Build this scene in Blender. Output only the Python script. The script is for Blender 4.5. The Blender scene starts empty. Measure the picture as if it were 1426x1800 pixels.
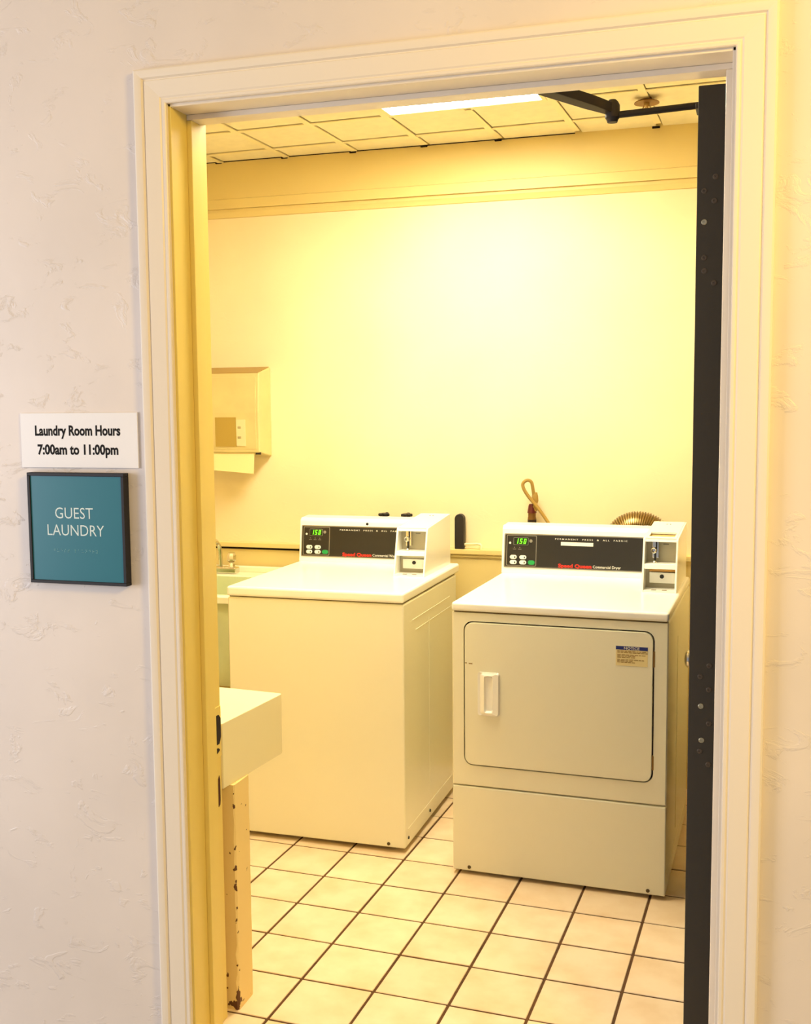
import bpy, bmesh, math, random
from mathutils import Matrix, Vector
random.seed(7)
scene = bpy.context.scene
COL = scene.collection
PI = math.pi

# ------------------------------------------------------------------ camera
# world: x along the door wall, y into the laundry room, z up; origin at the
# inner left edge of the door casing, on the floor
cam_d = bpy.data.cameras.new('camera')
cam = bpy.data.objects.new('camera', cam_d)
COL.objects.link(cam)
cam_d.sensor_fit = 'VERTICAL'
cam_d.sensor_height = 36.0
cam_d.lens = 1934.21 / 1800.0 * 36.0
cam_d.clip_start = 0.05
YAW, PITCH, ROLL = math.radians(17.319), math.radians(-5.405), math.radians(-0.468)
fwd = Vector((-math.sin(YAW) * math.cos(PITCH), math.cos(YAW) * math.cos(PITCH), math.sin(PITCH)))
rgt = Vector((math.cos(YAW), math.sin(YAW), 0))
up = rgt.cross(fwd)
r2 = rgt * math.cos(ROLL) + up * math.sin(ROLL)
u2 = -rgt * math.sin(ROLL) + up * math.cos(ROLL)
m = Matrix((r2, u2, -fwd)).transposed().to_4x4()
m.translation = Vector((1.2139, -2.1902, 1.5042))
cam.matrix_world = m
scene.camera = cam

# ------------------------------------------------------------------ world, lights, exposure
vs = scene.view_settings
vs.view_transform = 'Standard'
vs.look = 'None'
vs.gamma = 1.0
vs.use_curve_mapping = False
vs.exposure = 0.0
world = bpy.data.worlds.new('sky')
scene.world = world
world.use_nodes = True
bg = world.node_tree.nodes['Background']
bg.inputs[0].default_value = (0.86, 0.88, 1.0, 1)
bg.inputs[1].default_value = 0.42


def area_light(name, loc, target, sx, sy, power, color):
    d = bpy.data.lights.new(name, 'AREA')
    d.shape = 'RECTANGLE'
    d.size, d.size_y = sx, sy
    d.energy = power
    d.color = color
    o = bpy.data.objects.new(name, d)
    COL.objects.link(o)
    o.location = loc
    o.rotation_euler = (Vector(target) - Vector(loc)).to_track_quat('-Z', 'Y').to_euler()
    return o


# warm lamp under the walkway roof, to the right; daylight at the open end, to the left
area_light('walkway_lamp_light', (2.35, -1.45, 2.66), (1.6, 0.0, 0.7), 0.6, 0.6, 78.0, (1.0, 0.66, 0.13))
area_light('walkway_daylight', (-3.6, -2.4, 1.3), (-0.1, 0.0, 1.0), 1.6, 2.0, 118.0, (0.90, 0.90, 1.0))

# ------------------------------------------------------------------ material helpers
def lin(c):
    return tuple(((v / 255) / 12.92 if v / 255 <= 0.04045 else ((v / 255 + 0.055) / 1.055) ** 2.4) for v in c) + (1.0,)


MATS = {}


def mat(name, rgb, rough=0.5, metal=0.0, var=0.0, vscale=4.0, bump=0.0, bscale=60.0, emit=None, estr=0.0, coat=0.0, var_rgb=None):
    if name in MATS:
        return MATS[name]
    mt = bpy.data.materials.new(name)
    mt.use_nodes = True
    nt = mt.node_tree
    b = nt.nodes['Principled BSDF']
    b.inputs['Base Color'].default_value = lin(rgb)
    b.inputs['Roughness'].default_value = rough
    b.inputs['Metallic'].default_value = metal
    if coat:
        b.inputs['Coat Weight'].default_value = coat
        b.inputs['Coat Roughness'].default_value = 0.15
    tc = nt.nodes.new('ShaderNodeTexCoord')
    if var or var_rgb:
        n = nt.nodes.new('ShaderNodeTexNoise')
        n.inputs['Scale'].default_value = vscale
        n.inputs['Detail'].default_value = 5
        nt.links.new(tc.outputs['Object'], n.inputs['Vector'])
        rp = nt.nodes.new('ShaderNodeValToRGB')
        rp.color_ramp.elements[0].position = 0.3
        rp.color_ramp.elements[1].position = 0.7
        c2 = var_rgb if var_rgb else tuple(v * (1 - var) for v in rgb)
        rp.color_ramp.elements[0].color = lin(c2)
        rp.color_ramp.elements[1].color = lin(rgb)
        nt.links.new(n.outputs['Fac'], rp.inputs['Fac'])
        nt.links.new(rp.outputs['Color'], b.inputs['Base Color'])
    if bump:
        n2 = nt.nodes.new('ShaderNodeTexNoise')
        n2.inputs['Scale'].default_value = bscale
        n2.inputs['Detail'].default_value = 4
        nt.links.new(tc.outputs['Object'], n2.inputs['Vector'])
        bp = nt.nodes.new('ShaderNodeBump')
        bp.inputs['Strength'].default_value = bump
        bp.inputs['Distance'].default_value = 0.004
        nt.links.new(n2.outputs['Fac'], bp.inputs['Height'])
        nt.links.new(bp.outputs['Normal'], b.inputs['Normal'])
    if emit:
        b.inputs['Emission Color'].default_value = lin(emit)
        b.inputs['Emission Strength'].default_value = estr
    MATS[name] = mt
    return mt


def trowel_wall(name, rgb, rough, strength):
    """painted skip-trowel plaster: flat plateaus with ragged torn ridges"""
    mt = bpy.data.materials.new(name)
    mt.use_nodes = True
    nt = mt.node_tree
    L = nt.links
    b = nt.nodes['Principled BSDF']
    b.inputs['Roughness'].default_value = rough
    tc = nt.nodes.new('ShaderNodeTexCoord')
    # ragged scrape marks: distorted noise, thresholded into islands
    n1 = nt.nodes.new('ShaderNodeTexNoise')
    n1.inputs['Scale'].default_value = 14
    n1.inputs['Detail'].default_value = 7
    n1.inputs['Roughness'].default_value = 0.62
    n1.inputs['Distortion'].default_value = 0.9
    mp = nt.nodes.new('ShaderNodeMapping')
    mp.inputs['Scale'].default_value = (0.75, 1.0, 1.25)
    L.new(tc.outputs['Object'], mp.inputs['Vector'])
    L.new(mp.outputs['Vector'], n1.inputs['Vector'])
    r1 = nt.nodes.new('ShaderNodeValToRGB')
    r1.color_ramp.elements[0].position = 0.575
    r1.color_ramp.elements[1].position = 0.64
    L.new(n1.outputs['Fac'], r1.inputs['Fac'])
    n2 = nt.nodes.new('ShaderNodeTexNoise')
    n2.inputs['Scale'].default_value = 5
    n2.inputs['Detail'].default_value = 3
    L.new(tc.outputs['Object'], n2.inputs['Vector'])
    add = nt.nodes.new('ShaderNodeMath')
    add.operation = 'MULTIPLY_ADD'
    add.inputs[1].default_value = 0.9
    L.new(n2.outputs['Fac'], add.inputs[0])
    L.new(r1.outputs['Color'], add.inputs[2])
    bp = nt.nodes.new('ShaderNodeBump')
    bp.inputs['Strength'].default_value = strength
    bp.inputs['Distance'].default_value = 0.006
    L.new(add.outputs[0], bp.inputs['Height'])
    L.new(bp.outputs['Normal'], b.inputs['Normal'])
    n3 = nt.nodes.new('ShaderNodeTexNoise')
    n3.inputs['Scale'].default_value = 2.2
    n3.inputs['Detail'].default_value = 3
    L.new(tc.outputs['Object'], n3.inputs['Vector'])
    r3 = nt.nodes.new('ShaderNodeValToRGB')
    r3.color_ramp.elements[0].color = lin(tuple(v * 0.965 for v in rgb))
    r3.color_ramp.elements[1].color = lin(rgb)
    r3.color_ramp.elements[0].position = 0.35
    r3.color_ramp.elements[1].position = 0.65
    L.new(n3.outputs['Fac'], r3.inputs['Fac'])
    L.new(r3.outputs['Color'], b.inputs['Base Color'])
    MATS[name] = mt
    return mt


def chipped_paint(name, rgb, wood):
    """cream paint worn through to brown wood in small ragged chips, more of them low down"""
    mt = bpy.data.materials.new(name)
    mt.use_nodes = True
    nt = mt.node_tree
    L = nt.links
    b = nt.nodes['Principled BSDF']
    b.inputs['Roughness'].default_value = 0.55
    geo = nt.nodes.new('ShaderNodeTexCoord')
    sep = nt.nodes.new('ShaderNodeSeparateXYZ')
    L.new(geo.outputs['Object'], sep.inputs[0])
    n = nt.nodes.new('ShaderNodeTexNoise')
    n.inputs['Scale'].default_value = 38
    n.inputs['Detail'].default_value = 6
    L.new(geo.outputs['Object'], n.inputs['Vector'])
    # wear gathers on the exposed corner of the post and at its foot
    def mth(op, a_, b_):
        q = nt.nodes.new('ShaderNodeMath')
        q.operation = op
        for k, v in enumerate((a_, b_)):
            if isinstance(v, (int, float)):
                q.inputs[k].default_value = v
            else:
                L.new(v, q.inputs[k])
        return q.outputs[0]
    dx = mth('ABSOLUTE', mth('SUBTRACT', sep.outputs['X'], 0.021), 0)
    dy = mth('ABSOLUTE', mth('SUBTRACT', sep.outputs['Y'], 0.028), 0)
    edge = mth('MAXIMUM', dx, dy)
    corner = mth('MAXIMUM', mth('SUBTRACT', 0.16, mth('MULTIPLY', edge, 16.0)), 0.0)
    foot = mth('MAXIMUM', mth('SUBTRACT', 0.12, mth('MULTIPLY', sep.outputs['Z'], 1.1)), 0.0)
    tot = mth('ADD', n.outputs['Fac'], mth('ADD', corner, foot))
    rp = nt.nodes.new('ShaderNodeValToRGB')
    rp.color_ramp.elements[0].position = 0.70
    rp.color_ramp.elements[1].position = 0.715
    rp.color_ramp.elements[0].color = lin(rgb)
    rp.color_ramp.elements[1].color = lin(wood)
    L.new(tot, rp.inputs['Fac'])
    L.new(rp.outputs['Color'], b.inputs['Base Color'])
    MATS[name] = mt
    return mt


def tile_mat():
    mt = bpy.data.materials.new('ceramic_floor_tile')
    mt.use_nodes = True
    nt = mt.node_tree
    L = nt.links
    b = nt.nodes['Principled BSDF']
    b.inputs['Roughness'].default_value = 0.38
    tc = nt.nodes.new('ShaderNodeTexCoord')
    oi = nt.nodes.new('ShaderNodeObjectInfo')
    va = nt.nodes.new('ShaderNodeVectorMath')
    va.operation = 'ADD'
    L.new(tc.outputs['Object'], va.inputs[0])
    L.new(oi.outputs['Location'], va.inputs[1])
    n = nt.nodes.new('ShaderNodeTexNoise')
    n.inputs['Scale'].default_value = 9
    n.inputs['Detail'].default_value = 5
    L.new(va.outputs[0], n.inputs['Vector'])
    rp = nt.nodes.new('ShaderNodeValToRGB')
    rp.color_ramp.elements[0].position = 0.3
    rp.color_ramp.elements[1].position = 0.62
    rp.color_ramp.elements[0].color = lin((230, 200, 156))
    rp.color_ramp.elements[1].color = lin((243, 219, 182))
    L.new(n.outputs['Fac'], rp.inputs['Fac'])
    mx = nt.nodes.new('ShaderNodeHueSaturation')
    mr = nt.nodes.new('ShaderNodeMapRange')
    mr.inputs['To Min'].default_value = 0.94
    mr.inputs['To Max'].default_value = 1.04
    L.new(oi.outputs['Random'], mr.inputs['Value'])
    L.new(mr.outputs[0], mx.inputs['Value'])
    L.new(rp.outputs['Color'], mx.inputs['Color'])
    L.new(mx.outputs['Color'], b.inputs['Base Color'])
    MATS['tile'] = mt
    return mt


M_HALL = trowel_wall('hall_plaster', (232, 220, 206), 0.42, 0.30)
M_ROOM = trowel_wall('room_plaster', (248, 230, 184), 0.6, 0.10)
M_TRIM = mat('casing_paint', (238, 226, 205), 0.35, bump=0.05, bscale=40)
M_JAMB = mat('jamb_room_glow', (230, 206, 112), 0.38, bump=0.04, bscale=30)  # yellow glow from the room painted into the left jamb colour
M_TRIM_IN = mat('room_trim_shaded', (228, 206, 136), 0.45)  # fascia shade near the ceiling painted into the shared trim colour
M_CEIL = mat('ceiling_tile_mineral', (250, 240, 200), 0.85, bump=0.15, bscale=220, var=0.03, vscale=25)
M_GRID = mat('ceiling_grid_paint', (248, 236, 188), 0.5)
M_DARKVOID = mat('dark_void', (30, 18, 8), 0.9)
M_GROUT = mat('grout_brown', (98, 62, 24), 0.9, var=0.25, vscale=20)
M_TILE = tile_mat()
M_ENAMEL = mat('enamel_bounce_tint', (240, 236, 208), 0.28, coat=0.3)  # white enamel creamed to paint in warm bounce light
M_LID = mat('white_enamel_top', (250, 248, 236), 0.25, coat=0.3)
M_BLACK = mat('black_plastic', (22, 21, 18), 0.5)
M_PANEL = mat('black_panel_glass', (34, 31, 24), 0.35)
M_SILVER = mat('silver_trim', (150, 145, 130), 0.35, metal=0.6)
M_CHROME = mat('chrome', (225, 220, 205), 0.15, metal=1.0)
M_STEEL = mat('brushed_steel_cream', (230, 214, 152), 0.35, metal=0.3, var=0.06, vscale=8)
M_GREYBOX = mat('coin_recess_paint', (186, 178, 150), 0.5)
M_RED = mat('logo_red', (215, 40, 20), 0.5)
M_WHITEINK = mat('white_ink', (235, 232, 215), 0.5)
M_GREY_INK = mat('grey_ink', (130, 125, 110), 0.5)
M_GREENBTN = mat('green_button', (20, 150, 70), 0.4)
M_LED = mat('green_led', (90, 255, 40), 0.4, emit=(120, 255, 30), estr=1.6)
M_LEDOFF = mat('led_window', (16, 30, 10), 0.2)
M_TABLE = mat('white_laminate', (242, 232, 186), 0.4)
M_LEG = chipped_paint('chipped_cream_paint', (238, 212, 140), (96, 58, 22))
M_DOOR = mat('charcoal_door_paint', (52, 46, 34), 0.8, bump=0.05, bscale=120)
M_SCREW = mat('zinc_screw', (170, 165, 140), 0.35, metal=0.8)
M_SCREWD = mat('painted_screw', (72, 60, 44), 0.5)
M_BRASS = mat('brass', (190, 140, 70), 0.25, metal=1.0)
M_ARM = mat('bronze_closer', (24, 16, 8), 0.6)
M_SINK = mat('pale_green_sink', (214, 224, 176), 0.35, var=0.08, vscale=6)
M_SINKRIM = mat('sink_rim', (238, 236, 205), 0.3)
M_PAPER = mat('paper_towel', (244, 224, 160), 0.9)
M_FOIL = mat('foil_duct', (158, 134, 84), 0.28, metal=0.9)
M_HOSE = mat('tan_gas_hose', (172, 142, 72), 0.35, metal=0.4)
M_FITTING = mat('red_brown_fitting', (96, 30, 18), 0.35)
M_FITTING2 = mat('brown_fitting', (120, 84, 34), 0.35, metal=0.3)
M_FITTING3 = mat('dark_fitting', (40, 24, 18), 0.4)
M_SIGNW = mat('white_sign_plastic', (240, 237, 232), 0.4)
M_SIGNT = mat('teal_sign_plastic', (36, 112, 126), 0.3)
M_SIGNF = mat('dark_sign_frame', (18, 13, 14), 0.6)
M_INK = mat('black_ink', (6, 5, 8), 0.9)
M_BLUE = mat('notice_blue', (24, 42, 120), 0.5)
M_NOTE = mat('notice_paper', (236, 220, 160), 0.6)
M_NOTEINK = mat('notice_ink', (150, 116, 62), 0.6)
M_CREAMPLASTIC = mat('cream_plastic', (240, 228, 178), 0.4)
M_LIGHT = mat('light_diffuser', (255, 246, 220), 0.5, emit=(255, 244, 216), estr=30.5)
M_CONC = mat('walkway_concrete', (170, 162, 150), 0.85, var=0.15, vscale=5)
M_SOFFIT = mat('walkway_ceiling_paint', (225, 214, 196), 0.8)

# ------------------------------------------------------------------ mesh helpers
def B():
    return bmesh.new()


def add_box(bm, x0, x1, y0, y1, z0, z1, bevel=0.0, seg=2, mtx=None):
    t = bmesh.new()
    bmesh.ops.create_cube(t, size=1.0)
    bmesh.ops.scale(t, vec=(x1 - x0, y1 - y0, z1 - z0), verts=t.verts)
    bmesh.ops.translate(t, vec=((x0 + x1) / 2, (y0 + y1) / 2, (z0 + z1) / 2), verts=t.verts)
    if bevel:
        bmesh.ops.bevel(t, geom=t.edges[:], offset=bevel, segments=seg, affect='EDGES', profile=0.5)
    merge(bm, t, mtx)


def merge(bm, t, mtx=None):
    if mtx is not None:
        bmesh.ops.transform(t, matrix=mtx, verts=t.verts)
    vm = {}
    for v in t.verts:
        vm[v] = bm.verts.new(v.co)
    for f in t.faces:
        try:
            bm.faces.new([vm[v] for v in f.verts])
        except ValueError:
            pass
    t.free()


def add_prism(bm, pts, a0, a1, axis='x', bevel=0.0, seg=2, mtx=None):
    """extrude a closed polygon; pts are the two remaining coordinates in order"""
    t = bmesh.new()
    def mk(p, a):
        if axis == 'x':
            return (a, p[0], p[1])
        if axis == 'y':
            return (p[0], a, p[1])
        return (p[0], p[1], a)
    v0 = [t.verts.new(mk(p, a0)) for p in pts]
    v1 = [t.verts.new(mk(p, a1)) for p in pts]
    n = len(pts)
    t.faces.new(v0)
    t.faces.new(v1[::-1])
    for i in range(n):
        t.faces.new((v0[i], v1[i], v1[(i + 1) % n], v0[(i + 1) % n]))
    bmesh.ops.recalc_face_normals(t, faces=t.faces)
    if bevel:
        bmesh.ops.bevel(t, geom=t.edges[:], offset=bevel, segments=seg, affect='EDGES', profile=0.5)
    merge(bm, t, mtx)


def add_lathe(bm, prof, seg=24, mtx=None):
    """prof: list of (radius, height) turned about z"""
    t = bmesh.new()
    rings = []
    for r, h in prof:
        if r < 1e-6:
            rings.append([t.verts.new((0, 0, h))])
        else:
            rings.append([t.verts.new((r * math.cos(2 * PI * i / seg), r * math.sin(2 * PI * i / seg), h)) for i in range(seg)])
    for a, b in zip(rings, rings[1:]):
        if len(a) == 1 and len(b) == 1:
            continue
        for i in range(seg):
            j = (i + 1) % seg
            if len(a) == 1:
                t.faces.new((a[0], b[j], b[i]))
            elif len(b) == 1:
                t.faces.new((a[i], a[j], b[0]))
            else:
                t.faces.new((a[i], a[j], b[j], b[i]))
    for rg, flip in ((rings[0], True), (rings[-1], False)):
        if len(rg) > 1:
            t.faces.new(rg[::-1] if flip else rg)
    bmesh.ops.recalc_face_normals(t, faces=t.faces)
    merge(bm, t, mtx)


def add_tube(bm, pts, rad, seg=12, radii=None, squash=None):
    """tube through points (Catmull-Rom already applied by caller if wanted)"""
    t = bmesh.new()
    pts = [Vector(p) for p in pts]
    n = len(pts)
    nrm = None
    rings = []
    for i, p in enumerate(pts):
        d = (pts[min(i + 1, n - 1)] - pts[max(i - 1, 0)]).normalized()
        if nrm is None:
            ref = Vector((0, 0, 1)) if abs(d.z) < 0.9 else Vector((0, 1, 0))
            nrm = (ref - d * ref.dot(d)).normalized()
        else:
            nrm = (nrm - d * nrm.dot(d)).normalized()
        bn = d.cross(nrm)
        r = radii[i] if radii else rad
        rings.append([t.verts.new(p + nrm * r * math.cos(2 * PI * k / seg) + bn * r * math.sin(2 * PI * k / seg)) for k in range(seg)])
    for a, b in zip(rings, rings[1:]):
        for k in range(seg):
            j = (k + 1) % seg
            t.faces.new((a[k], a[j], b[j], b[k]))
    t.faces.new(rings[0][::-1])
    t.faces.new(rings[-1])
    bmesh.ops.recalc_face_normals(t, faces=t.faces)
    merge(bm, t)


def spline(pts, k=8):
    pts = [Vector(p) for p in pts]
    out = []
    for i in range(len(pts) - 1):
        p0, p1, p2, p3 = pts[max(i - 1, 0)], pts[i], pts[i + 1], pts[min(i + 2, len(pts) - 1)]
        for j in range(k):
            t = j / k
            out.append(0.5 * ((2 * p1) + (p2 - p0) * t + (2 * p0 - 5 * p1 + 4 * p2 - p3) * t * t + (3 * p1 - p0 - 3 * p2 + p3) * t ** 3))
    out.append(pts[-1])
    return out


def rrect(x0, x1, z0, z1, r, mseg=7):
    """rounded rectangle, counter-clockwise from the lower right corner"""
    pts = []
    for cx, cz, a0 in ((x1 - r, z0 + r, -PI / 2), (x1 - r, z1 - r, 0), (x0 + r, z1 - r, PI / 2), (x0 + r, z0 + r, PI)):
        for i in range(mseg):
            a = a0 + PI / 2 * i / (mseg - 1)
            pts.append((cx + r * math.cos(a), cz + r * math.sin(a)))
    return pts


def outer_of(x0, x1, z0, z1, inner, mseg=7):
    """points of a sharp rectangle, one for each point of a rounded one"""
    pts = []
    h = mseg // 2
    for c in range(4):
        for i in range(mseg):
            px, pz = inner[c * mseg + i]
            cx, cz = ((x1, z0), (x1, z1), (x0, z1), (x0, z0))[c]
            if i == h:
                pts.append((cx, cz))
            elif (i < h) == (c in (0, 2)):
                pts.append((px, cz))
            else:
                pts.append((cx, pz))
    return pts


def finish(bm, angle=32):
    bmesh.ops.remove_doubles(bm, verts=bm.verts, dist=1e-6)
    bm.normal_update()
    lim = math.radians(angle)
    for f in bm.faces:
        f.smooth = True
    for e in bm.edges:
        e.smooth = not (len(e.link_faces) != 2 or e.calc_face_angle(0) > lim)


def link(name, bm, material, parent=None, label=None):
    finish(bm)
    me = bpy.data.meshes.new(name)
    bm.to_mesh(me)
    bm.free()
    me.materials.append(material)
    o = bpy.data.objects.new(name, me)
    COL.objects.link(o)
    wn = o.modifiers.new('weighted_normals', 'WEIGHTED_NORMAL')
    wn.keep_sharp = True
    if parent is not None:
        o.parent = parent
    if label:
        o['label'] = label
    return o


def tag(o, label, cat=None, group=None, kind=None):
    o['label'] = label
    if cat:
        o['category'] = cat
    if group:
        o['group'] = group
    if kind:
        o['kind'] = kind
    return o


def thing(name, label, cat, loc=(0, 0, 0), rz=0.0, group=None, kind=None):
    o = bpy.data.objects.new(name, None)
    o.empty_display_size = 0.1
    COL.objects.link(o)
    o.location = loc
    o.rotation_euler = (0, 0, rz)
    return tag(o, label, cat, group, kind)


def struct(name, bm, material, label, parent=None):
    o = link(name, bm, material, parent)
    o['kind'] = 'structure'
    o['label'] = label
    return o


def text_mesh(body, height, width=None, bold=0.0, spacing=1.0, shear=0.0):
    """flat lettering as bmesh in the xy plane: left/bottom at 0,0, cap height and total width as given"""
    cu = bpy.data.curves.new('lettering', 'FONT')
    cu.body = body
    cu.size = 1.0
    cu.offset = bold
    cu.space_character = spacing
    cu.shear = shear
    cu.resolution_u = 3
    o = bpy.data.objects.new('lettering', cu)
    COL.objects.link(o)
    bpy.context.view_layer.update()
    me = bpy.data.meshes.new_from_object(o.evaluated_get(bpy.context.evaluated_depsgraph_get()))
    bpy.data.objects.remove(o)
    bpy.data.curves.remove(cu)
    bm = bmesh.new()
    bm.from_mesh(me)
    bpy.data.meshes.remove(me)
    x0 = min(v.co.x for v in bm.verts)
    x1 = max(v.co.x for v in bm.verts)
    s = height / CAPH
    sx = (width / (x1 - x0)) if width else s
    for v in bm.verts:
        v.co = Vector(((v.co.x - x0) * sx, v.co.y * s, 0))
    return bm


CAPH = 0.729
CAPH = (lambda b_: max(v.co.y for v in b_.verts))(text_mesh('H', 0.729))


def wall_text(name, body, x, z, y, height, width, material, parent, bold=0.0, spacing=1.0, mtx=None, shear=0.0):
    """lettering on a plane facing -y (or placed by mtx: x right, y up, z out)"""
    bm = text_mesh(body, height, width, bold, spacing, shear)
    if mtx is None:
        mtx = Matrix(((1, 0, 0, x), (0, 0, -1, y), (0, 1, 0, z), (0, 0, 0, 1)))
    bmesh.ops.transform(bm, matrix=mtx, verts=bm.verts)
    return link(name, bm, material, parent)


# ------------------------------------------------------------------ the setting
OW, OH = 1.178, 2.162           # clear casing opening
YB = 2.205                      # plane of the back wall
XL, XR = -1.75, 1.42            # side walls of the room
ZC = 2.553                      # underside of the ceiling tiles

bm = B()
for bx in ((-4.0, 0.0, 0.0, 0.15, -0.35, 2.75), (OW, 3.4, 0.0, 0.15, -0.35, 2.75), (0.0, OW, 0.0, 0.15, OH, 2.75)):
    add_box(bm, *bx)
struct('wall_front', bm, M_HALL, 'cream trowelled plaster wall around the doorway')
bm = B()
add_box(bm, XL - 0.12, XR + 0.12, YB, YB + 0.12, 0, 2.75)
struct('wall_back', bm, M_ROOM, 'pale yellow back wall of the laundry room')
bm = B()
add_box(bm, XL - 0.12, XL, 0.15, YB, 0, 2.75)
struct('wall_left', bm, M_ROOM, 'yellow left wall of the laundry room')
bm = B()
add_box(bm, XR, XR + 0.12, 0.15, YB, 0, 2.75)
struct('wall_right', bm, M_ROOM, 'yellow right wall of the laundry room behind the open door')
# inner skin of the front wall in the room colour
bm = B()
for bx in ((XL, -0.012, 0.15, 0.158, 0, 2.75), (OW + 0.012, XR, 0.15, 0.158, 0, 2.75), (-0.012, OW + 0.012, 0.15, 0.158, OH + 0.012, 2.75)):
    add_box(bm, *bx)
struct('wall_inner', bm, M_ROOM, 'room side of the door wall, painted yellow')

# walkway outside
bm = B()
add_box(bm, -4.0, 3.4, -3.4, 0.0, -0.40, -0.28)
struct('floor_walkway', bm, M_CONC, 'walkway floor in front of the doorway')
bm = B()
add_box(bm, -4.0, 3.4, -2.9, 0.0, 2.75, 2.85)
struct('ceiling_walkway', bm, M_SOFFIT, 'walkway ceiling above the doorway')

# door casing: three mitred lengths
PROF = [(0.0, 0.0), (0.0, 0.009), (0.002, 0.011), (0.007, 0.0115), (0.009, 0.0095), (0.011, 0.0095), (0.014, 0.012),
        (0.040, 0.0145), (0.048, 0.015), (0.050, 0.0125), (0.052, 0.0125), (0.055, 0.0175), (0.062, 0.0195), (0.070, 0.0195),
        (0.0735, 0.017), (0.0747, 0.012), (0.0747, 0.0)]


def sweep(a, b):
    bm = B()
    va = [bm.verts.new(a(u, t)) for u, t in PROF]
    vb = [bm.verts.new(b(u, t)) for u, t in PROF]
    for i in range(len(PROF) - 1):
        bm.faces.new((va[i], va[i + 1], vb[i + 1], vb[i]))
    bm.faces.new(va)
    bm.faces.new(vb[::-1])
    bmesh.ops.recalc_face_normals(bm, faces=bm.faces)
    return bm


struct('trim_1', sweep(lambda u, t: (-u, -t, 0), lambda u, t: (-u, -t, OH + u)), M_TRIM, 'moulded cream casing up the left of the doorway')
struct('trim_2', sweep(lambda u, t: (-u, -t, OH + u), lambda u, t: (OW + u, -t, OH + u)), M_TRIM, 'moulded cream casing across the top of the doorway')
struct('trim_3', sweep(lambda u, t: (OW + u, -t, 0), lambda u, t: (OW + u, -t, OH + u)), M_TRIM, 'moulded cream casing up the right of the doorway')

# jambs with stops
JD = 0.163
bm = B()
add_box(bm, -0.010, 0.006, 0.0, JD, 0, OH + 0.006, 0.001, 1)
jl = struct('trim_4', bm, M_JAMB, 'left door jamb with strike plate, yellow room glow painted in')
bm = B()
add_box(bm, 0.006, 0.018, 0.070, 0.116, 0, OH - 0.018, 0.002, 2)
link('door_stop', bm, M_JAMB, jl)
bm = B()
add_box(bm, 0.0055, 0.0075, 0.130, 0.1625, 0.668, 0.792, 0.0005, 1)
sp = link('strike_plate', bm, M_JAMB, jl)
bm = B()
add_prism(bm, [(0.1385, 0.772), (0.150, 0.772), (0.160, 0.762), (0.160, 0.716), (0.152, 0.700), (0.1385, 0.700)], 0.0060, 0.0082)
add_prism(bm, [(0.1385, 0.678), (0.1385, 0.692), (0.148, 0.690), (0.154, 0.684)], 0.0060, 0.0082)
link('latch_hole', bm, M_DARKVOID, sp, 'dark latch opening')
bm = B()
add_prism(bm, [(0.143, 0.545), (0.150, 0.549), (0.152, 0.560), (0.152, 0.612), (0.149, 0.622), (0.143, 0.614)], 0.0055, 0.0072)
link('bolt_slot', bm, mat('rusty_slot', (70, 28, 12), 0.8), jl, 'narrow rusty bolt slot')
bm = B()
add_box(bm, 0.0, OW, 0.0, JD, OH - 0.006, OH + 0.010, 0.001, 1)
jh = struct('trim_5', bm, M_TRIM, 'head jamb above the doorway')
bm = B()
add_box(bm, 0.006, OW - 0.006, 0.070, 0.116, OH - 0.018, OH - 0.006, 0.002, 2)
link('door_stop', bm, M_TRIM, jh)
bm = B()
add_box(bm, OW - 0.006, OW + 0.010, 0.0, JD, 0, OH + 0.006, 0.001, 1)
jr = struct('trim_6', bm, M_TRIM, 'right door jamb beside the dark open door')
bm = B()
add_box(bm, OW - 0.019, OW - 0.006, 0.070, 0.116, 0, OH - 0.018, 0.002, 2)
link('door_stop', bm, M_TRIM, jr)

# fascia and moulding high on the back wall
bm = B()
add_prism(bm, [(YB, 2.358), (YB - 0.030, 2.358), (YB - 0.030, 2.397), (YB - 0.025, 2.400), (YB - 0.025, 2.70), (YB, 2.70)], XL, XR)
struct('trim_7', bm, M_TRIM_IN, 'yellow fascia board under the ceiling, darkened by painted-in shade')
bm = B()
add_prism(bm, [(YB, 2.322), (YB - 0.007, 2.324), (YB - 0.010, 2.336), (YB - 0.016, 2.344), (YB - 0.017, 2.3575), (YB, 2.3575)], XL, XR)
struct('trim_8', bm, M_TRIM_IN, 'slim moulding below the fascia on the back wall')

# low ledge along the back wall: cap board, dark strip painted as gap shade on the sink side, panel below
bm = B()
add_box(bm, XL, XR, YB - 0.060, YB, 0.905, 0.925, 0.003, 2)
lg = struct('trim_9', bm, M_TRIM_IN, 'cream ledge running along the back wall behind the machines')
bm = B()
add_box(bm, XL, XR, YB - 0.045, YB, 0.0, 0.895)
add_box(bm, -0.40, XR, YB - 0.052, YB - 0.01, 0.893, 0.9052)
link('ledge_panel', bm, M_TRIM_IN, lg)
bm = B()
add_box(bm, XL, -0.40, YB - 0.040, YB - 0.012, 0.894, 0.9055)
link('ledge_gap_shade', bm, M_DARKVOID, lg, 'thin dark strip painting the shade under the ledge')

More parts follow.
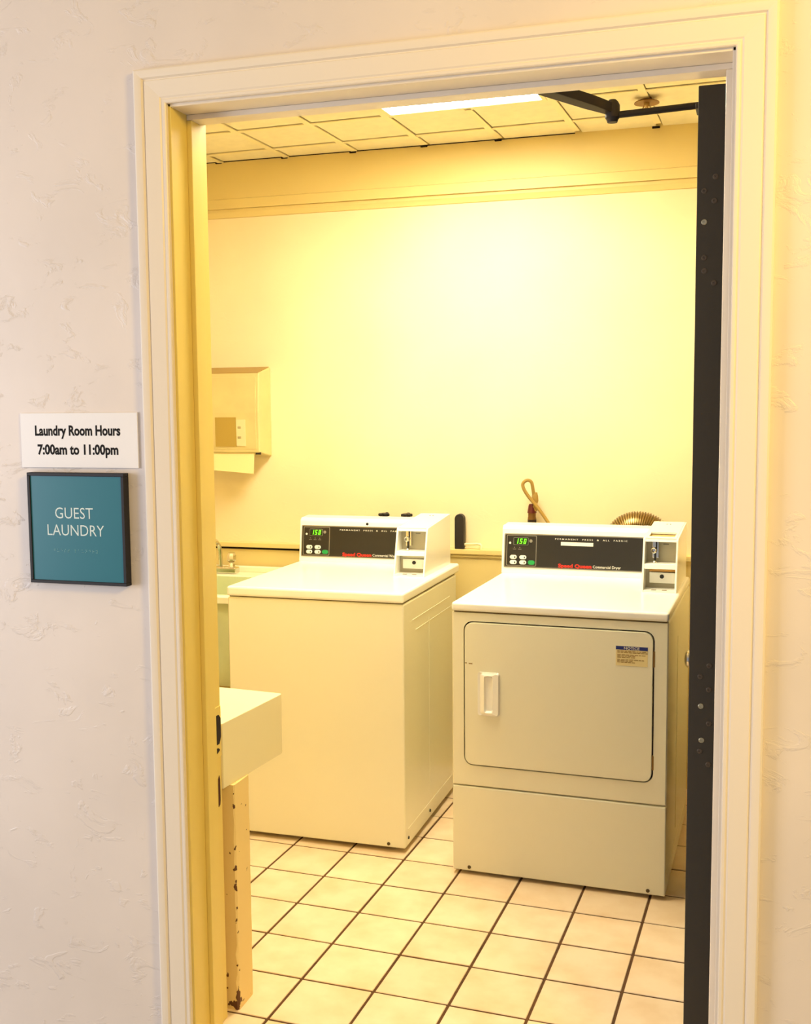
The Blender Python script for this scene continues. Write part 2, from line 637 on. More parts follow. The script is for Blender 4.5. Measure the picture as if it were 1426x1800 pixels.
# floor tiles (grid turned a little against the walls)
TS = 0.2032
TA = math.radians(-2.087)
bm = B()
add_box(bm, XL - 0.1, XR + 0.1, 0.151, YB + 0.1, -0.12, -0.0025)
add_box(bm, 0.001, OW - 0.001, 0.001, 0.151, -0.12, -0.0025)
fl = struct('floor', bm, M_GROUT, 'laundry room floor of square cream ceramic tiles with dark grout')
bm = B()
g = 0.0038
add_box(bm, g, TS - g, g, TS - g, -0.010, 0.0, 0.0014, 1)
tile0 = link('floor_tile', bm, M_TILE, fl)
ca, sa = math.cos(TA), math.sin(TA)
first = True
for i in range(-14, 10):
    for j in range(-6, 10):
        ox = 0.1267 + ca * i * TS - sa * j * TS
        oy = 0.793 + sa * i * TS + ca * j * TS
        cx, cy = ox + 0.1, oy + 0.1
        if not (XL - 0.08 < cx < XR + 0.08 and -0.06 < cy < YB + 0.05):
            continue
        if cy < 0.14 and not (-0.06 < cx < OW + 0.06):
            continue
        t = tile0 if first else tile0.copy()
        if not first:
            COL.objects.link(t)
        first = False
        t.parent = fl
        t.location = (ox, oy, random.uniform(-0.0006, 0.0006))
        t.rotation_euler = (0, 0, TA)

# suspended ceiling
bm = B()
add_box(bm, XL, XR, 0.15, YB, 2.64, 2.70)
cl = struct('ceiling', bm, M_DARKVOID, 'suspended laundry room ceiling of square cream panels in a metal grid')
CA = math.radians(-2.0)
cc, cs = math.cos(CA), math.sin(CA)
S = 0.3048
C0 = Vector((-0.052, 2.012))     # a grid crossing nearest the back wall


def cgrid(i, j):
    return (C0.x + cc * i * S - cs * j * S, C0.y + cs * i * S + cc * j * S)


bm = B()
add_box(bm, 0.012, S - 0.012, 0.012, S - 0.012, 0.004, 0.018, 0.003, 1)
ct0 = link('ceiling_panel', bm, M_CEIL, cl)
LIGHT_CELLS = {(i, j) for i in (0, 1) for j in (-2, -3, -4, -5)}
first = True
for i in range(-6, 5):
    for j in range(-7, 1):
        x, y = cgrid(i + 0.5, j + 0.5)
        if (i, j) in LIGHT_CELLS or not (XL - 0.1 < x < XR + 0.1 and 0.1 < y < YB + 0.12):
            continue
        t = ct0 if first else ct0.copy()
        if not first:
            COL.objects.link(t)
        first = False
        t.parent = cl
        t.location = (*cgrid(i, j), ZC)
        t.rotation_euler = (0, 0, CA)
# tees: long runners along y, cross tees along x
bm = B()
add_box(bm, -0.0125, 0.0125, 0.17 - 2.012, 0.140, -0.002, 0.002)
add_box(bm, -0.0015, 0.0015, 0.17 - 2.012, 0.140, 0.001, 0.03)
run0 = link('grid_runner', bm, M_GRID, cl)
bm = B()
add_box(bm, -0.0125, 0.0125, -S + 0.013, 0.140, -0.002, 0.002)
add_box(bm, -0.0015, 0.0015, -S + 0.013, 0.140, 0.001, 0.03)
run1 = link('grid_runner', bm, M_GRID, cl)
bm = B()
add_box(bm, 0.013, S - 0.013, -0.0115, 0.0115, -0.0012, 0.0026)
cross0 = link('grid_cross_bar', bm, M_GRID, cl)
f1 = f2 = True
for i in range(-5, 5):
    t = run1 if i == 1 else (run0 if f1 else run0.copy())
    if not f1 and i != 1:
        COL.objects.link(t)
    f1 = False
    t.parent = cl
    t.location = (C0.x + i * S * cc, C0.y + i * S * cs, ZC)
    t.rotation_euler = (0, 0, CA)
    for j in range(-5, 1):
        if i in (0, 1) and j in (-2, -3, -4):
            continue
        t = cross0 if f2 else cross0.copy()
        if not f2:
            COL.objects.link(t)
        f2 = False
        t.parent = cl
        t.location = (*cgrid(i, j), ZC)
        t.rotation_euler = (0, 0, CA)

# dark clips where the runners meet the fascia, and a dark strip painting the shadow along it
for i in range(-5, 5):
    if i == 2:
        continue
    bm = B()
    xx = C0.x + i * S - cs * -0.168
    add_box(bm, xx - 0.014, xx + 0.014, YB - 0.031, YB - 0.022, ZC - 0.0045, ZC + 0.003, 0.001, 1)
    link('grid_end_clip', bm, M_DARKVOID, cl)
bm = B()
add_box(bm, XL, 0.55, YB - 0.0275, YB - 0.020, ZC + 0.0005, ZC + 0.0038)
link('ceiling_gap_shade', bm, M_DARKVOID, cl)

# ------------------------------------------------------------------ ceiling light
lt = thing('ceiling_light', 'bright recessed fluorescent ceiling light behind the door head', 'light', (*cgrid(0, -5), ZC), CA)
bm = B()
LX, LY = 2 * S, 4 * S
e = 0.014
for bx in ((e, LX - e, LY - 0.030, LY - e), (e, LX - e, e, 0.030), (e, 0.030, 0.030, LY - 0.030), (LX - 0.030, LX - e, 0.030, LY - 0.030)):
    add_box(bm, *bx, -0.004, 0.02, 0.001, 1)
link('frame', bm, M_GRID, lt)
bm = B()
add_box(bm, 0.028, LX - 0.028, 0.028, LY - 0.028, 0.012, 0.020)
link('diffuser', bm, M_LIGHT, lt, 'glowing white diffuser panel')
bm = B()
add_box(bm, e, LX - e, e, LY - e, 0.022, 0.075)
link('housing', bm, M_GRID, lt)

# ------------------------------------------------------------------ washer and dryer
def face_mtx(ly0, z0, tilt):
    """u right, v up the face, w out of the face (towards -y)"""
    c, s = math.cos(tilt), math.sin(tilt)
    return Matrix(((1, 0, 0, 0), (0, s, -c, ly0), (0, c, s, z0), (0, 0, 0, 1)))


SEG = {'1': 'bc', '5': 'afgcd', '0': 'abcdef'}


def led_digits(bm, body, u, v, h, mtx):
    w = h * 0.48
    th = h * 0.15
    sh = 0.16
    for k, ch in enumerate(body):
        ux = u + k * h * 0.80
        segs = {'a': (0, w, h - th, h), 'd': (0, w, 0, th), 'g': (0, w, h / 2 - th / 2, h / 2 + th / 2),
                'b': (w - th, w, h / 2, h), 'c': (w - th, w, 0, h / 2), 'f': (0, th, h / 2, h), 'e': (0, th, 0, h / 2)}
        for s in SEG[ch]:
            a, b, c, d = segs[s]
            t = bmesh.new()
            vv = [t.verts.new((ux + x + y * sh, v + y, 0.0)) for x, y in ((a, c), (b, c), (b, d), (a, d))]
            t.faces.new(vv)
            merge(bm, t, mtx)


def machine(kind, loc, rz, w, d, zb, zs, zt, coin, label):
    root = thing('washing_machine' if kind == 'w' else 'clothes_dryer', label, 'washer' if kind == 'w' else 'dryer', loc, rz)
    # cabinet
    bm = B()
    y_in = 0.0 if kind == 'w' else 0.022
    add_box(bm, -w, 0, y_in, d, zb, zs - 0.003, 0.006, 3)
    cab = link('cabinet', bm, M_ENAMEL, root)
    # pressed side panel outline
    bm = B()
    add_box(bm, -0.002, 0.0012, 0.30, 0.304, 0.12, zs - 0.10, 0.0005, 1)
    add_box(bm, -0.002, 0.0012, 0.03, d - 0.03, 0.075, 0.078, 0.0005, 1)
    if kind == 'w':
        add_box(bm, -0.002, 0.0012, 0.10, d - 0.10, zs - 0.075, zs - 0.072, 0.0005, 1)
        add_box(bm, -0.002, 0.0012, 0.14, d - 0.08, zs - 0.115, zs - 0.112, 0.0005, 1)
    link('side_crease', bm, M_ENAMEL, cab)
    # feet and dark base
    bm = B()
    add_box(bm, -w + 0.05, -0.04, 0.06, d - 0.04, zb - 0.004, zb + 0.01)
    link('base', bm, M_BLACK, root)
    for fx in (-w + 0.05, -0.05):
        for fy in (0.06, d - 0.06):
            bm = B()
            add_lathe(bm, [(0.018, 0.0), (0.018, zb)], 12, Matrix.Translation((fx, fy, 0.0)))
            link('foot', bm, M_BLACK, root)
    # brown seam strip and lid
    bm = B()
    add_box(bm, -w + 0.006, -0.006, 0.006, d - 0.006, zs - 0.006, zs + 0.004)
    link('lid_seam', bm, mat('seam_brown', (120, 100, 60), 0.8), root)
    bm = B()
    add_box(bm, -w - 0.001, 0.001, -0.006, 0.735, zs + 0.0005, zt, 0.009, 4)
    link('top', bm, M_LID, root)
    # front screws
    for sx in ((-w + 0.055, -0.052) if kind == 'd' else (-0.06,)):
        bm = B()
        add_lathe(bm, [(0.006, 0.0), (0.005, 0.003), (0.0, 0.0035)], 12, Matrix.Translation((sx, 0.0 if kind == 'w' else 0.0, zb + 0.013)) @ Matrix.Rotation(PI / 2, 4, 'X'))
        link('screw', bm, mat('dark_screw', (92, 78, 48), 0.4, metal=0.5), root)
    if kind == 'w':
        for sy in (0.035, 0.30):
            bm = B()
            add_lathe(bm, [(0.006, 0.0), (0.005, 0.003), (0.0, 0.0035)], 12, Matrix.Translation((0.0, sy, 0.045)) @ Matrix.Rotation(PI / 2, 4, 'Y'))
            link('screw', bm, M_BLACK, root)

    if kind == 'd':
        zk = 0.2958
        # lower access panel
        bm = B()
        add_box(bm, -w, 0, 0.0, 0.024, zb, zk - 0.002, 0.005, 3)
        link('lower_panel', bm, M_ENAMEL, root)
        # upper front with the door opening
        dx0, dx1, dz0, dz1, rad = -0.636, -0.041, 0.364, 0.832, 0.030
        inner = rrect(dx0, dx1, dz0, dz1, rad)
        outer = outer_of(-w, 0.0, zk + 0.0015, zs - 0.004, inner)
        bm = B()
        def ring(pts, y):
            return [bm.verts.new((p[0], y, p[1])) for p in pts]
        ro0 = ring(outer, 0.024)
        ro = ring(outer, 0.004)
        def shrink(pts, q):
            cx, cz = -w / 2, (zk + zs) / 2
            return [(p[0] - q * (1 if p[0] > cx else -1) * (abs(p[0] - cx) > w / 2 - 0.0005), p[1] - q * (1 if p[1] > cz else -1) * (abs(p[1] - cz) > (zs - zk) / 2 - 0.004)) for p in pts]
        ro2 = ring(shrink(outer, 0.004), 0.0)
        ri = ring(inner, 0.0)
        ri2 = ring(inner, 0.022)
        n = len(inner)
        for A_, B_ in ((ro0, ro), (ro, ro2), (ro2, ri), (ri, ri2)):
            for k in range(n):
                q = (k + 1) % n
                try:
                    bm.faces.new((A_[k], A_[q], B_[q], B_[k]))
                except ValueError:
                    pass
        bmesh.ops.recalc_face_normals(bm, faces=bm.faces)
        link('front_panel', bm, M_ENAMEL, root)
        bm = B()
        add_prism(bm, rrect(dx0 - 0.006, dx1 + 0.006, dz0 - 0.006, dz1 + 0.006, rad), 0.016, 0.0215, 'y')
        link('door_gasket', bm, M_DARKVOID, root, 'dark line around the dryer door')
        # door
        bm = B()
        gq = 0.0042
        add_prism(bm, rrect(dx0 + gq, dx1 - gq, dz0 + gq, dz1 - gq, rad - gq), -0.004, 0.015, 'y', 0.0025, 2)
        dr = link('dryer_door', bm, M_ENAMEL, root)
        # recessed pull: raised collar around a pocket
        bm = B()
        oi_ = rrect(-0.588, -0.517, 0.532, 0.672, 0.008)
        ii_ = rrect(-0.566, -0.538, 0.543, 0.662, 0.007)
        rs = []
        for pts, yy in ((oi_, -0.004), (oi_, -0.007), (rrect(-0.580, -0.520, 0.536, 0.668, 0.008), -0.013), (ii_, -0.013), (rrect(-0.561, -0.541, 0.548, 0.657, 0.006), -0.0045)):
            yo = [yy + (0.0075 if (yy == -0.013 and p[0] < -0.57) else 0.0) for p in pts]
            rs.append([bm.verts.new((p[0], y_, p[1])) for p, y_ in zip(pts, yo)])
        for A_, B_ in zip(rs, rs[1:]):
            for k in range(n):
                q = (k + 1) % n
                bm.faces.new((A_[k], A_[q], B_[q], B_[k]))
        bm.faces.new(rs[-1])
        bmesh.ops.recalc_face_normals(bm, faces=bm.faces)
        link('door_pull', bm, M_LID, dr)
        for z0, z1 in ((0.722, 0.772), (0.405, 0.450)):
            bm = B()
            add_box(bm, dx1 - 0.006, dx1 + 0.002, -0.001, 0.012, z0, z1, 0.002, 2)
            link('hinge', bm, mat('tarnished_hinge', (150, 110, 45), 0.4, metal=0.4), dr)
        bm = B()
        add_box(bm, dx0 + 0.006, dx0 + 0.012, -0.0046, -0.003, 0.696, 0.699)
        add_box(bm, dx0 + 0.018, dx0 + 0.030, -0.0046, -0.003, 0.6945, 0.698)
        link('chip', bm, mat('paint_chip', (150, 124, 70), 0.7), dr)
        # notice sticker
        bm = B()
        add_box(bm, -0.1555, -0.0605, -0.0048, -0.0038, 0.723, 0.783, 0.0)
        nt_ = link('notice_label', bm, M_NOTE, root, 'small cream sticker headed NOTICE in a blue bar')
        bm = B()
        add_box(bm, -0.1555, -0.0605, -0.0054, -0.0047, 0.772, 0.783)
        link('blue_bar', bm, M_BLUE, nt_)
        wall_text('notice_word', 'NOTICE', -0.131, 0.7738, -0.0057, 0.0072, 0.046, M_WHITEINK, nt_, bold=0.012)
        bm = B()
        random.seed(3)
        for row, (zz, wd) in enumerate(((0.7675, 0.075), (0.7635, 0.086), (0.7565, 0.080), (0.7525, 0.055), (0.7485, 0.050), (0.7415, 0.074), (0.7375, 0.036), (0.7335, 0.044))):
            x = -0.151
            while x < -0.151 + wd:
                ln = random.uniform(0.006, 0.013)
                add_box(bm, x, x + ln, -0.0052, -0.0047, zz - 0.001, zz + 0.001)
                x += ln + 0.002
        link('small_print', bm, M_NOTEINK, nt_)

    # ---------------- control console across the back of the top
    T = math.atan2(0.016, 0.126)
    yb0, zb0 = 0.640, zt - 0.002
    fz = lambda z: yb0 + (z - zb0) * math.tan(T)
    ztop = 1.055
    bm = B()
    add_prism(bm, [(yb0, zb0), (fz(ztop), ztop), (fz(ztop) + 0.012, ztop + 0.012), (0.745, ztop + 0.016), (0.745, zb0)], -w, coin[1] - 0.012, 'x', 0.004, 3)
    con = link('console', bm, M_LID, root)
    MX = face_mtx(yb0, zb0, T)
    V = lambda z: (z - zb0) / math.cos(T)
    u0, u1 = -w + 0.010, coin[0] - 0.001
    v0, v1 = V(0.913), V(1.037)
    bm = B()
    add_prism(bm, rrect(u0, u1 + 0.004, v0, v1, 0.004, 5), -0.002, 0.002, 'z', mtx=MX)
    bez = link('panel_bezel', bm, M_SILVER, con)
    bm = B()
    add_prism(bm, rrect(u0 + 0.004, u1 + 0.004, v0 + 0.004, v1 - 0.004, 0.003, 5), 0.0, 0.003, 'z', mtx=MX)
    pan = link('control_panel', bm, M_PANEL, con, 'black control panel')
    # keypad block on the left
    k0, k1 = u0 + 0.009, u0 + 0.122
    bm = B()
    oi_ = rrect(k0, k1, v0 + 0.006, v1 - 0.006, 0.004, 5)
    ii_ = rrect(k0 + 0.0022, k1 - 0.0022, v0 + 0.0082, v1 - 0.0082, 0.003, 5)
    tb = bmesh.new()
    rs = [[tb.verts.new((p[0], p[1], h)) for p in pts] for pts, h in ((oi_, 0.003), (oi_, 0.0042), (ii_, 0.0042), (ii_, 0.003))]
    for A_, B_ in zip(rs, rs[1:]):
        for k in range(len(oi_)):
            q = (k + 1) % len(oi_)
            tb.faces.new((A_[k], A_[q], B_[q], B_[k]))
    bmesh.ops.recalc_face_normals(tb, faces=tb.faces)
    merge(bm, tb, MX)
    link('keypad_border', bm, M_SILVER, con)
    # display
    du0, dv0 = k0 + 0.026, v1 - 0.042
    bm = B()
    add_prism(bm, rrect(du0, du0 + 0.056, dv0, dv0 + 0.028, 0.003, 5), 0.003, 0.004, 'z', mtx=MX)
    dsp = link('display_border', bm, M_GREY_INK, con)
    bm = B()
    add_prism(bm, rrect(du0 + 0.0016, du0 + 0.0544, dv0 + 0.0016, dv0 + 0.0264, 0.002, 5), 0.0035, 0.0046, 'z', mtx=MX)
    link('display', bm, M_LEDOFF, con, 'green lit display reading 150')
    bm = B()
    led_digits(bm, '150', du0 + 0.008, dv0 + 0.005, 0.0185, MX @ Matrix.Translation((0, 0, 0.0052)))
    link('display_digits', bm, M_LED, con, 'glowing green digits 150')
    # indicator lamps with captions
    for q in range(3 if kind == 'w' else 2):
        bm = B()
        uu = du0 + (0.004 + q * 0.020)
        add_lathe(bm, [(0.0018, 0.003), (0.0014, 0.0042)], 10, MX @ Matrix.Translation((uu, dv0 - 0.009, 0)))
        add_box(bm, uu - 0.006, uu + 0.006, dv0 - 0.0165, dv0 - 0.0145, 0.003, 0.0036, mtx=MX)
        link('indicator', bm, M_GREY_INK, con)
    # coin and clock pictograms beside the display
    bm = B()
    add_lathe(bm, [(0.0042, 0.003), (0.0042, 0.0037)], 14, MX @ Matrix.Translation((k0 + 0.013, dv0 + 0.007, 0)))
    link('coin_symbol', bm, M_WHITEINK, con)
    bm = B()
    tt = [(k1 - 0.022 + 0.006 * math.cos(a), dv0 + 0.016 + 0.006 * math.sin(a)) for a in [2 * PI * i / 16 for i in range(16)]]
    add_prism(bm, tt, 0.003, 0.0036, 'z', mtx=MX)
    link('clock_symbol', bm, M_GREY_INK, con)
    # buttons
    bu = (k0 + 0.014, k0 + 0.050)
    bv = (v0 + 0.038, v0 + 0.019)
    for a_ in bu:
        for b_ in bv:
            bm = B()
            add_prism(bm, rrect(a_, a_ + 0.026, b_ - 0.0075, b_ + 0.0075, 0.0072, 5), 0.003, 0.0065, 'z', 0.001, 1, mtx=MX)
            bt = link('button', bm, M_WHITEINK, con, 'white oval button')
            bm = B()
            add_prism(bm, rrect(a_ + 0.017, a_ + 0.021, b_ - 0.004, b_ + 0.003, 0.0015, 5), 0.0064, 0.0070, 'z', mtx=MX)
            link('button_mark', bm, M_INK, con)
    bm = B()
    add_prism(bm, rrect(k0 + 0.082, k0 + 0.108, v0 + 0.0115, v0 + 0.0275, 0.0076, 5), 0.003, 0.0065, 'z', 0.001, 1, mtx=MX)
    link('start_button', bm, M_GREENBTN, con, 'green start button')
    # lettering
    tx = lambda u, v: MX @ Matrix.Translation((u - (0.026 if kind == 'w' else 0.0), v, 0.0034))
    cyc = wall_text('cycle_lettering', 'PERMANENT  PRESS  &  ALL  FABRIC', 0, 0, 0, 0.0052, 0.262, M_WHITEINK, con, bold=0.01, spacing=1.5, mtx=tx(u0 + 0.190, V(1.019)))
    wall_text('brand_lettering', 'Speed Queen', 0, 0, 0, 0.0125, 0.122, M_RED, con, bold=0.035, mtx=tx(u0 + 0.204, V(0.9195)))
    wall_text('model_lettering', 'Commercial Washer' if kind == 'w' else 'Commercial Dryer', 0, 0, 0, 0.0098, 0.112 if kind == 'w' else 0.100, M_WHITEINK, con, bold=0.004, mtx=tx(u0 + 0.331, V(0.9205)))
    if kind == 'd':
        bm = B()
        add_box(bm, u0 + 0.212, u0 + 0.330, V(0.9985), V(1.0115), 0.003, 0.0038, mtx=MX)
        link('blank_sticker', bm, M_WHITEINK, con, 'blank white sticker')
    else:
        bm = B()
        add_lathe(bm, [(0.0055, -0.001), (0.0055, 0.0012), (0.0, 0.0016)], 12, MX @ Matrix.Translation((-0.355, V(1.047), 0)))
        link('lock_hole', bm, M_BLACK, con)

    # ---------------- coin box standing proud of the console
    c0, c1 = coin
    yb_, yt_ = 0.350, 0.402
    zf, zbk = 1.066, 1.090
    zl = zt - 0.0015
    th = 0.007
    fy = lambda z: yb_ + (yt_ - yb_) * (z - zl) / (zf - zl)
    prof = [(yb_, zl), (fy(zf - 0.006), zf - 0.006), (yt_ + 0.004, zf), (0.715, zbk), (0.715, zl)]
    coinb = None
    bm = B()
    add_prism(bm, prof, c1 - th, c1, 'x', 0.002, 2)
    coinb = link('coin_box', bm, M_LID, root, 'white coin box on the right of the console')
    bm = B()
    add_prism(bm, prof, c0, c0 + th, 'x', 0.002, 2)
    link('side_plate', bm, M_LID, coinb)
    zt_ = lambda y: zf + (zbk - zf) * (y - yt_) / (0.715 - yt_)
    bm = B()
    def top_piece(xa, xb, ya, yb):
        add_prism(bm, [(ya, zt_(ya) - 0.006), (ya, zt_(ya)), (yb, zt_(yb)), (yb, zt_(yb) - 0.006)], xa, xb)
    if kind == 'd':
        oy0, oy1 = yt_ + 0.030, yt_ + 0.105
        top_piece(c0 + th, c1 - th, yt_ + 0.001, oy0)
        top_piece(c0 + th, c1 - th, oy1, 0.715)
        top_piece(c0 + th, c0 + th + 0.008, oy0, oy1)
        top_piece(c1 - th - 0.008, c1 - th, oy0, oy1)
    else:
        top_piece(c0 + th, c1 - th, yt_ + 0.001, 0.715)
    link('top_plate', bm, M_LID, coinb)
    if kind == 'd':
        bm = B()
        add_prism(bm, [(oy0 - 0.004, zt_(oy0) - 0.012), (oy0 - 0.004, zt_(oy0) - 0.008), (oy1 + 0.004, zt_(oy1) - 0.008), (oy1 + 0.004, zt_(oy1) - 0.012)], c0 + th, c1 - th)
        link('slide_window', bm, mat('tan_insert', (190, 160, 92), 0.6), coinb, 'tan insert in the top of the coin box')
    bm = B()
    for q in (-0.006, 0.006):
        add_lathe(bm, [(0.003, 0.0), (0.002, 0.002)], 10, Matrix.Translation(((c0 + c1) / 2 + q, 0.66, zt_(0.66))))
    link('top_rivets', bm, M_GREY_INK, coinb)
    # back wall of the two recesses, shelf, sill
    zsh0, zsh1 = 0.966, 0.982
    bm = B()
    add_box(bm, c0 + th, c1 - th, 0.440, 0.446, zsh1, zf - 0.004)
    link('recess_back', bm, M_GREYBOX, coinb)
    bm = B()
    add_prism(bm, [(fy(zsh0) + 0.001, zsh0), (fy(zsh1) + 0.001, zsh1), (0.44, zsh1), (0.44, zsh0)], c0 + th, c1 - th, 'x', 0.001, 1)
    link('shelf', bm, M_LID, coinb)
    bm = B()
    add_prism(bm, [(fy(zf - 0.012) + 0.001, zf - 0.012), (fy(zf) + 0.002, zf - 0.002), (yt_ + 0.02, zf - 0.004), (yt_ + 0.02, zf - 0.012)], c0 + th, c1 - th)
    link('top_lip', bm, M_LID, coinb)
    bm = B()
    add_box(bm, c0 + th, c1 - th, yb_ + 0.0015, 0.44, zl, zl + 0.008)
    link('sill', bm, M_LID, coinb)
    for q in (0.35, 0.65):
        bm = B()
        xx = c0 + (c1 - c0) * q
        add_box(bm, xx - 0.008, xx + 0.008, yb_ + 0.006, yb_ + 0.018, zl + 0.008, zl + 0.0092, 0.0005, 1)
        link('sill_slot', bm, mat('sill_slot', (110, 100, 62), 0.6), coinb)
    # coin slide: mounting plate, slot plate, key ring and handle
    xs = c0 + (c1 - c0) * 0.33
    bm = B()
    add_box(bm, xs - 0.010, xs + 0.012, 0.418, 0.440, 0.997, zf - 0.006, 0.002, 2)
    link('coin_chute', bm, M_CHROME, coinb)
    bm = B()
    add_box(bm, xs + 0.002, xs + 0.006, 0.414, 0.420, 1.030, zf - 0.008)
    add_box(bm, xs - 0.003, xs + 0.003, 0.412, 0.420, 0.990, 1.016)
    link('coin_slot', bm, M_BLACK, coinb)
    bm = B()
    cpts = [(xs - 0.004 + 0.008 * math.cos(a), 0.411, 1.023 + 0.008 * math.sin(a)) for a in [2 * PI * i / 18 for i in range(19)]]
    add_tube(bm, cpts, 0.0022, 8)
    link('coin_ring', bm, M_CHROME, coinb)
    bm = B()
    add_lathe(bm, [(0.0085, 0.0), (0.0085, 0.004), (0.006, 0.007)], 14, Matrix.Translation((xs, 0.405, zsh1)))
    link('coin_dial', bm, M_CHROME, coinb)
    bm = B()
    add_box(bm, c0 + 0.062, c0 + 0.080, 0.4385, 0.4405, zf - 0.026, zf - 0.022)
    link('emblem', bm, M_GREY_INK, coinb)
    # coin drawer
    bm = B()
    add_box(bm, c0 + th, c1 - th, 0.420, 0.426, zl + 0.008, zsh0)
    link('drawer_recess', bm, M_GREYBOX, coinb)
    bm = B()
    add_box(bm, c0 + 0.020, c1 - 0.010, 0.408, 0.422, 0.914, 0.950, 0.002, 2)
    drw = link('coin_drawer', bm, M_LID, coinb)
    bm = B()
    add_lathe(bm, [(0.007, 0.0), (0.007, 0.003), (0.0055, 0.005), (0.0, 0.005)], 14, Matrix.Translation(((c0 + c1) / 2 + 0.004, 0.408, 0.937)) @ Matrix.Rotation(PI / 2, 4, 'X'))
    link('drawer_lock', bm, M_BLACK, coinb)
    bm = B()
    add_box(bm, c0 + 0.020, c1 - 0.010, 0.412, 0.421, 0.952, 0.9625, 0.001, 1)
    link('drawer_plate', bm, M_BRASS if kind == 'd' else M_GREYBOX, coinb)
    return root


machine('w', (0.1336, 1.2431, 0), 0.0, 0.6429, 0.690, 0.017, 0.8579, 0.8931, (-0.150, -0.030),
        'white coin washer with a plain front, left of the dryer and nearer the sink')
machine('d', (0.9991, 1.1252, 0), math.radians(-1.744), 0.6742, 0.740, 0.0125, 0.8622, 0.8910, (-0.126, -0.011),
        'white front-loading coin dryer with NOTICE sticker, beside the open door')

# ------------------------------------------------------------------ thick folding table inside the doorway
tb_ = thing('folding_table', 'thick white laminate folding table on a chipped post, just inside the doorway', 'table', (0, 0.17, 0))
bm = B()
pts = []
for x, y, r in ((0.0, 0.0, 0.002), (0.0, 0.307, 0.010), (-1.0, 0.307, 0.002), (-1.0, 0.0, 0.002)):
    sx = -1 if x > -0.5 else 1
    sy = -1 if y > 0.1 else 1
    cx, cy = x + sx * r, y + sy * r
    a0 = {(-1, 1): -PI / 2, (-1, -1): 0, (1, -1): PI / 2, (1, 1): PI}[(sx, sy)]
    for i in range(5):
        a = a0 + PI / 2 * i / 4
        pts.append((cx + r * math.cos(a), cy + r * math.sin(a)))
add_prism(bm, pts, 0.582, 0.745, 'z', 0.0025, 2)
bmesh.ops.transform(bm, matrix=Matrix.Translation((0.008, -0.005, 0)) @ Matrix.Rotation(math.radians(-5.0), 4, 'Z') @ Matrix.Translation((0, 0, 0)), verts=bm.verts)
for v in bm.verts:
    v.co.y = max(v.co.y, -0.005 if v.co.x > -0.02 else -0.0095)
link('tabletop', bm, M_TABLE, tb_)
for lx in (-0.067, -0.95):
    bm = B()
    t = bmesh.new()
    zs_ = [i * 0.582 / 24 for i in range(25)]
    x0, x1, y0, y1 = lx, lx + 0.088, 0.028, 0.112
    rings = []
    rnd = random.Random(11)
    for z in zs_:
        j = lambda s: rnd.uniform(0, s)
        c = 0.003 + (0.004 if z < 0.15 else 0.0)
        rings.append([t.verts.new(v) for v in ((x0, y0, z), (x1 - 0.002 - j(c), y0, z), (x1, y0 + 0.002 + j(c), z), (x1, y1 - 0.002 - j(c * 0.7), z), (x1 - 0.002, y1, z), (x0, y1, z))])
    for A_, B_ in zip(rings, rings[1:]):
        for k in range(6):
            q = (k + 1) % 6
            t.faces.new((A_[k], A_[q], B_[q], B_[k]))
    t.faces.new(rings[0][::-1])
    t.faces.new(rings[-1])
    bmesh.ops.recalc_face_normals(t, faces=t.faces)
    merge(bm, t)
    link('leg', bm, M_LEG, tb_, 'cream painted wooden post, chipped to brown wood along the corner')

# ------------------------------------------------------------------ the open door
DX0, DX1 = 1.1035, 1.162
dr = bpy.data.objects.new('door_1', None)
COL.objects.link(dr)
dr.location = (DX1, 0.173, 0)
tag(dr, 'charcoal door swung open into the room, seen edge on', kind='structure')
DW = DX1 - DX0
bm = B()
add_box(bm, -DW, 0, 0.0, 1.14, 0.010, 2.146, 0.0015, 2)
leaf = link('door_leaf', bm, M_DOOR, dr)
for px, pz, shiny in ((1.1395, 1.9646, 0), (1.1178, 1.9379, 0), (1.138, 1.917, 0), (1.1188, 1.8757, 1), (1.120, 1.804, 0), (1.1205, 1.7777, 0), (1.140, 1.7529, 0),
                      (1.1447, 0.958, 0), (1.1266, 0.9337, 0), (1.1444, 0.9067, 0), (1.1288, 0.870, 1), (1.1457, 0.8332, 0), (1.1312, 0.7962, 1), (1.128, 0.7724, 0), (1.146, 0.7445, 0)):
    bm = B()
    add_lathe(bm, [(0.0058, -0.001), (0.0058, 0.0008), (0.0046, 0.0018), (0.0022, 0.0018), (0.0018, 0.0006), (0.0, 0.0006)], 14,
              Matrix.Translation((px - DX1, 0.0, pz)) @ Matrix.Rotation(PI / 2, 4, 'X'))
    link('screw', bm, M_SCREW if shiny else M_SCREWD, dr, 'bright screw head' if shiny else None)
for side in (-1, 1):
    bm = B()
    mt_ = Matrix.Translation((-DW if side < 0 else 0.0, 1.03, 0.737)) @ Matrix.Rotation(side * PI / 2, 4, 'Y')
    add_lathe(bm, [(0.032, 0.0), (0.032, 0.006), (0.014, 0.010), (0.011, 0.026), (0.022, 0.034), (0.027, 0.044), (0.026, 0.054), (0.016, 0.061), (0.0, 0.063)], 20, mt_)
    link('door_knob', bm, M_CHROME, dr, 'small metal door knob')

